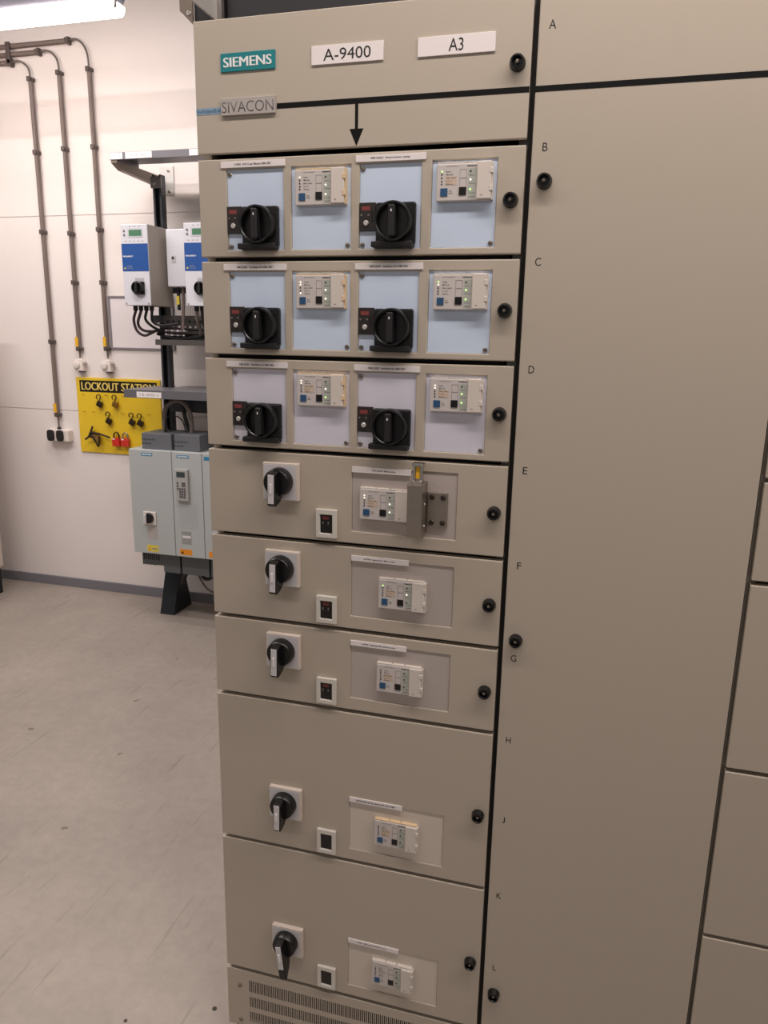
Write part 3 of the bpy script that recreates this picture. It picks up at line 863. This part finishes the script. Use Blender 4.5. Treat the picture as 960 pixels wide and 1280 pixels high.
i2 = inverter(-1.362, 'blue and white inverter half hidden by the beige switchgear')
def loose(name, label, cat, pts, r, m, grp=None):
    b = MB(); b.tube(pts, r, 10); return tag(b.build(name, m, None, smooth=60), label, cat, grp)
zc = 1.779
for pts, m, txt in (
    ([(-1.700, 2.35, zc), (-1.722, 2.36, 1.73), (-1.712, 2.37, 1.675), (-1.680, 2.39, 1.650), (-1.645, 2.42, 1.668), (-1.628, 2.44, 1.68)], cable_pur, 'outermost looped purple-brown cable below the left inverter'),
    ([(-1.667, 2.35, zc), (-1.700, 2.365, 1.715), (-1.685, 2.38, 1.680), (-1.650, 2.41, 1.672), (-1.612, 2.445, 1.680)], cable_pur, 'inner looped purple-brown cable below the left inverter'),
    ([(-1.634, 2.35, zc), (-1.655, 2.37, 1.735), (-1.630, 2.39, 1.700), (-1.605, 2.44, 1.674)], cable_blk, 'black cable dropping from the middle of the left inverter'),
    ([(-1.601, 2.35, zc), (-1.612, 2.37, 1.725), (-1.57, 2.39, 1.705), (-1.47, 2.40, 1.716)], cable_blk, 'black cable curving to the right under the left inverter')):
    loose('power_cable', txt, 'cable', pts, .0075, m, 'cables under the left inverter')
tx_ = thing('motor_cable', 'grouped dark cables below the half hidden inverter', 'cable', (-1.3, 2.35, 1.65))
for i in range(4):
    b = MB(); x = -.032+i*.033
    b.tube([(x, 0, .129), (x-.004, .01, .08), (x-.012, .06, .03+.01*i), (x-.03, .085, .012)], .0085, 8)
    b.build('strand', [cable_m, cable_blk, cable_pur, cable_pur][i], tx_, smooth=60)

jb = thing('junction_box', 'plain white junction box between the two inverters', 'junction box', (-1.54, 2.42, 1.908))
b = MB(); b.box(0, .170, 0, .1095, 0, .295); b.build('housing', inv_white, jb, .006, seg=3)
bx('lock_plate', mat('lock_plate_grey', (190, 188, 192), .4), jb, .032, .056, -.003, 0, .125, .160, .001)
b = MB(); b.lathe((.040, -.003, .148), [(.007, 0), (.007, .002), (.004, .0025), (.0001, .0025)], 14); b.build('lock', ink, jb)
b = MB(); b.tube([(.068, .04, 0), (.066, .04, -.10), (.060, .035, -.235)], .009, 10, smooth=False); b.build('down_pipe', conduit_m, jb, smooth=60)
lab(bx('sticker', yel_st, jb, .030, .048, .030, .034, -.090, -.045), 'yellow sticker under the box')
b = MB(); b.tube([(.039, .040, 0), (.039, .042, -.12)], .009, 8, smooth=False); b.build('down_cable', cable_blk, jb)

# ------------------------------------------------------------------ drives below the shelf
def drive(x0, w, label, kind):
    t = thing('frequency_drive', label, 'drive', (x0, 2.30, .431), 'pale grey drives on the rack')
    H = .600
    b = MB(); b.box(0, w, .010, .228, 0, H); b.build('housing', drive_m, t, .003)
    b = MB(); b.box(0, w, 0, .0098, 0, H); fr_ = b.build('front_cover', drive_m, t, .003)
    return t
d1 = drive(-1.764, .267, 'pale grey drive with round black switch and yellow sticker, left of the keypad one', 0)
def sub(t, n, m, x0, x1, y0, y1, z0, z1, bev=0., l=None):
    o = bx(n, m, t, x0, x1, y0, y1, z0, z1, bev)
    if l: lab(o, l)
    return o
o = sub(d1, 'top_vent_box', drive_dk, .068, .255, .03, .222, .600, .690, .003)
b = MB()
for r_ in range(2):
    for i in range(7 if r_ == 0 else 5): b.box(.074+i*.012, .080+i*.012, .0296, .03, .650-.022*r_, .658-.022*r_)
b.build('vent_slots', black_matt, o)
sub(d1, 'maker_label', drive_line, .078, .150, -.0006, 0, .566, .583)
text('SIEMENS', .084, .144, .570, .579, -.0006, white_ink, d1, fat=.0005)
o = sub(d1, 'switch_plate', off_white, .076, .156, -.008, 0, .172, .248, .003)
b = MB(); b.lathe((.114, -.008, .212), [(.030, 0), (.029, .014), (.026, .016), (.0001, .016)], 26); k = b.build('switch_knob', black, d1, smooth=40)
b = MB(); b.box(.092, .108, -.036, -.022, .186, .236); b.build('grip', sw_plate, k, .003)
sub(d1, 'rating_label', siv_grey, .094, .156, -.0005, 0, .088, .158)
sub(d1, 'warning_sticker', yel_st, .086, .160, -.0005, 0, .012, .052, 0, 'yellow warning sticker')
b = MB(); b.prism([(.092, .020), (.110, .020), (.101, .036)], 'y', -.0010, -.0005); b.build('warning_mark', orange_st, d1)
sub(d1, 'text_block', line_grey, .116, .152, -.0008, -.0005, .026, .034)
o = sub(d1, 'bottom_vent_box', drive_bot, .016, .262, .05, .215, -.085, -.0005, .002)
sub(d1, 'bottom_terminal_box', drive_bot, .155, .262, .05, .215, -.122, -.0855, .002)
b = MB()
for i in range(8): b.box(.024+i*.014, .032+i*.014, .0496, .05, -.055, -.018)
for i in range(6): b.box(.020+i*.016, .026+i*.016, .0490, .05, -.088, -.080)
b.build('vent_slots', black_matt, o)
d2 = drive(-1.494, .183, 'pale grey drive with number keypad and orange sticker', 1)
o = sub(d2, 'top_vent_box', drive_dk, .002, .160, .03, .222, .600, .692, .003)
b = MB()
for r_ in range(2):
    for i in range(7 if r_ == 0 else 5): b.box(.006+i*.012, .012+i*.012, .0296, .03, .646-.022*r_, .654-.022*r_)
b.build('vent_slots', black_matt, o)
sub(d2, 'maker_label', drive_line, .032, .106, -.0006, 0, .566, .583)
text('SIEMENS', .038, .100, .570, .579, -.0006, white_ink, d2, fat=.0005)
kp = sub(d2, 'keypad', mat('keypad_grey', (170, 168, 166), .45), .028, .104, -.018, 0, .328, .507, .004)
bx('keypad_screen', mat('keypad_screen_dark', (62, 70, 74), .25), kp, .036, .088, -.0186, -.018, .462, .492)
for r_ in range(4):
    for c_ in range(3):
        bx('key', mat('key_dark', (84, 82, 86), .5), kp, .050+c_*.014, .060+c_*.014, -.0196, -.018, .346+r_*.015, .357+r_*.015)
for (x, z) in ((.036, .424), (.036, .408), (.066, .424), (.078, .424), (.066, .411), (.078, .411), (.036, .392)):
    bx('key', MATS['key_dark'], kp, x, x+.010, -.0196, -.018, z, z+.010)
b = MB()
for i in range(14): b.box(.03, .15, -.0006, 0, .170+i*.011, .1715+i*.011)
b.build('cover_ribs', mat('drive_rib_shade', (158, 164, 162), .5), d2)
sub(d2, 'rating_label', mat('label_grey', (150, 150, 148), .5), .041, .102, -.0005, 0, .076, .150)
sub(d2, 'text_block', paper, .046, .098, -.0008, -.0005, .112, .126)
sub(d2, 'warning_sticker', orange_st, .026, .103, -.0005, 0, .012, .046, 0, 'orange warning sticker')
b = MB(); b.prism([(.034, .020), (.052, .020), (.043, .037)], 'y', -.0010, -.0005); b.build('warning_mark', board_ink, d2)
sub(d2, 'bottom_terminal_box', drive_bot, .004, .178, .05, .215, -.122, -.0005, .002)
d3 = drive(-1.308, .183, 'pale grey drive mostly hidden by the beige switchgear', 1)
sub(d3, 'maker_label', drive_line, .012, .085, -.0006, 0, .562, .583)
sub(d3, 'warning_sticker', orange_st, .022, .100, -.0005, 0, .012, .046, 0, 'orange warning sticker')
sub(d3, 'bottom_terminal_box', drive_bot, .004, .178, .05, .215, -.122, -.0005, .002)

loose('cable_hose', 'grey hose arching over the tops of the two drives', 'hose',
      [(-1.597, 2.42, 1.122), (-1.602, 2.42, 1.19), (-1.585, 2.42, 1.26), (-1.53, 2.42, 1.296), (-1.475, 2.42, 1.288), (-1.436, 2.42, 1.225), (-1.430, 2.42, 1.124)], .013, cable_m)
loose('black_cable', 'black cable falling behind the grey hose onto the keypad drive', 'cable',
      [(-1.52, 2.47, 1.30), (-1.510, 2.47, 1.26), (-1.49, 2.46, 1.19), (-1.470, 2.46, 1.124)], .011, cable_blk)
loose('thin_cable', 'thin black wire between the hose ends above the drives', 'cable',
      [(-1.590, 2.40, 1.122), (-1.575, 2.40, 1.20), (-1.52, 2.40, 1.215), (-1.475, 2.40, 1.19), (-1.455, 2.40, 1.124)], .004, cable_blk)
loose('black_cable', 'thick black cable elbow beside the post foot under the drives', 'cable',
      [(-1.585, 2.50, .195), (-1.555, 2.48, .245), (-1.520, 2.46, .288), (-1.470, 2.45, .292), (-1.455, 2.45, .309)], .015, cable_blk)
loose('black_cable', 'black cable hanging in a U-loop below the keypad drive', 'cable',
      [(-1.425, 2.44, .309), (-1.420, 2.44, .288), (-1.395, 2.44, .262), (-1.36, 2.44, .270), (-1.335, 2.44, .309)], .011, cable_blk)
loose('grey_cable', 'thin grey cable sagging to the floor side below the keypad drive', 'cable',
      [(-1.460, 2.46, .309), (-1.445, 2.46, .262), (-1.400, 2.46, .198), (-1.350, 2.46, .176), (-1.28, 2.46, .18), (-1.22, 2.46, .309)], .006, cable_m)

# ------------------------------------------------------------------ pale cupboard at the left edge
lk = thing('cupboard', 'pale cream cupboard with black foot at the far left edge', 'cupboard', (-3.22, 2.3, 0))
b = MB(); b.box(-.34, .345, -.20, .20, .165, 1.78); b.build('body', locker_m, lk, .02, seg=4)
for x in (-.32, .28):
    b = MB(); b.box(x, x+.055, -.19, .175, 0, .166); b.build('foot', black_matt, lk, .004)
bx('door', locker_m, lk, -.32, .325, -.212, -.2002, .20, 1.75, .003)

# floor crumbs
for (x, y, s, txt) in ((-.082, .076, .0065, 'dark crumb on the floor close to the cabinet foot'), (-.277, -.018, .005, 'small dark crumb on the floor at the bottom edge of the photo')):
    b = MB(); b.lathe((x, y, 0), [(s*.9, 0), (s, s*.2), (s*.5, s*.45), (.0005, s*.5)], 6, axis='z')
    tag(b.build('floor_crumb', mat('crumb_dark', (74, 66, 60), .8), None), txt, 'debris')

# ------------------------------------------------------------------ lights
def area(name, loc, sx, sy, power, col=(1, .86, .78), rot=(0, 0, 0)):
    l = bpy.data.lights.new(name, 'AREA'); l.shape = 'RECTANGLE'; l.size = sx; l.size_y = sy
    l.energy = power; l.color = col
    o = bpy.data.objects.new(name, l); COL.objects.link(o); o.location = loc; o.rotation_euler = rot
    return o
WARM = (1, .88, .81)
NEUT = (1, .925, .89)
area('lamp_tube_light', (-2.34, 1.98, 3.036), 1.74, .05, 7, NEUT)
area('unseen_ceiling_light', (-.9, -.62, 3.1), 1.5, .14, 12, WARM)
area('unseen_ceiling_light', (-2.7, .30, 3.65), 2.6, .14, 66, NEUT)  # added light, no lamp known there; brightens back wall, drives and floor
area('unseen_ceiling_light', (-.75, 1.15, 3.65), 1.5, .14, 34, NEUT)  # added out of view to brighten the upper right of the back wall
area('unseen_ceiling_light', (1.6, -.60, 3.1), 3.0, .14, 46, WARM)
area('unseen_ceiling_light', (-1.0, -3.2, 3.1), 4.0, .14, 26, WARM)
w = bpy.data.worlds.new('world'); SC.world = w; w.use_nodes = True
bg = w.node_tree.nodes['Background']; bg.inputs[0].default_value = (.95, .88, .84, 1); bg.inputs[1].default_value = .22

# ------------------------------------------------------------------ camera
cam = bpy.data.cameras.new('camera'); co = bpy.data.objects.new('camera', cam); COL.objects.link(co)
Rm = ((0.9627042575538814, 0.26997299558324095, 0.01775089134216367), (0.07860862796230006, -0.21632741685759604, -0.9731511353975828), (-0.25888452270754747, 0.9382521145041621, -0.2294815320041117))
m = Matrix(((Rm[0][0], -Rm[1][0], -Rm[2][0]), (Rm[0][1], -Rm[1][1], -Rm[2][1]), (Rm[0][2], -Rm[1][2], -Rm[2][2])))
co.matrix_world = Matrix.Translation((.7253, -1.3173, 1.6721)) @ m.to_4x4()
cam.sensor_fit = 'VERTICAL'; cam.sensor_height = 36; cam.lens = 934.585*36/1280
cam.clip_start = .05; cam.clip_end = 50
SC.camera = co
SC.view_settings.view_transform = 'Standard'; SC.view_settings.look = 'None'
SC.view_settings.exposure = 0; SC.view_settings.gamma = 1; SC.view_settings.use_curve_mapping = False
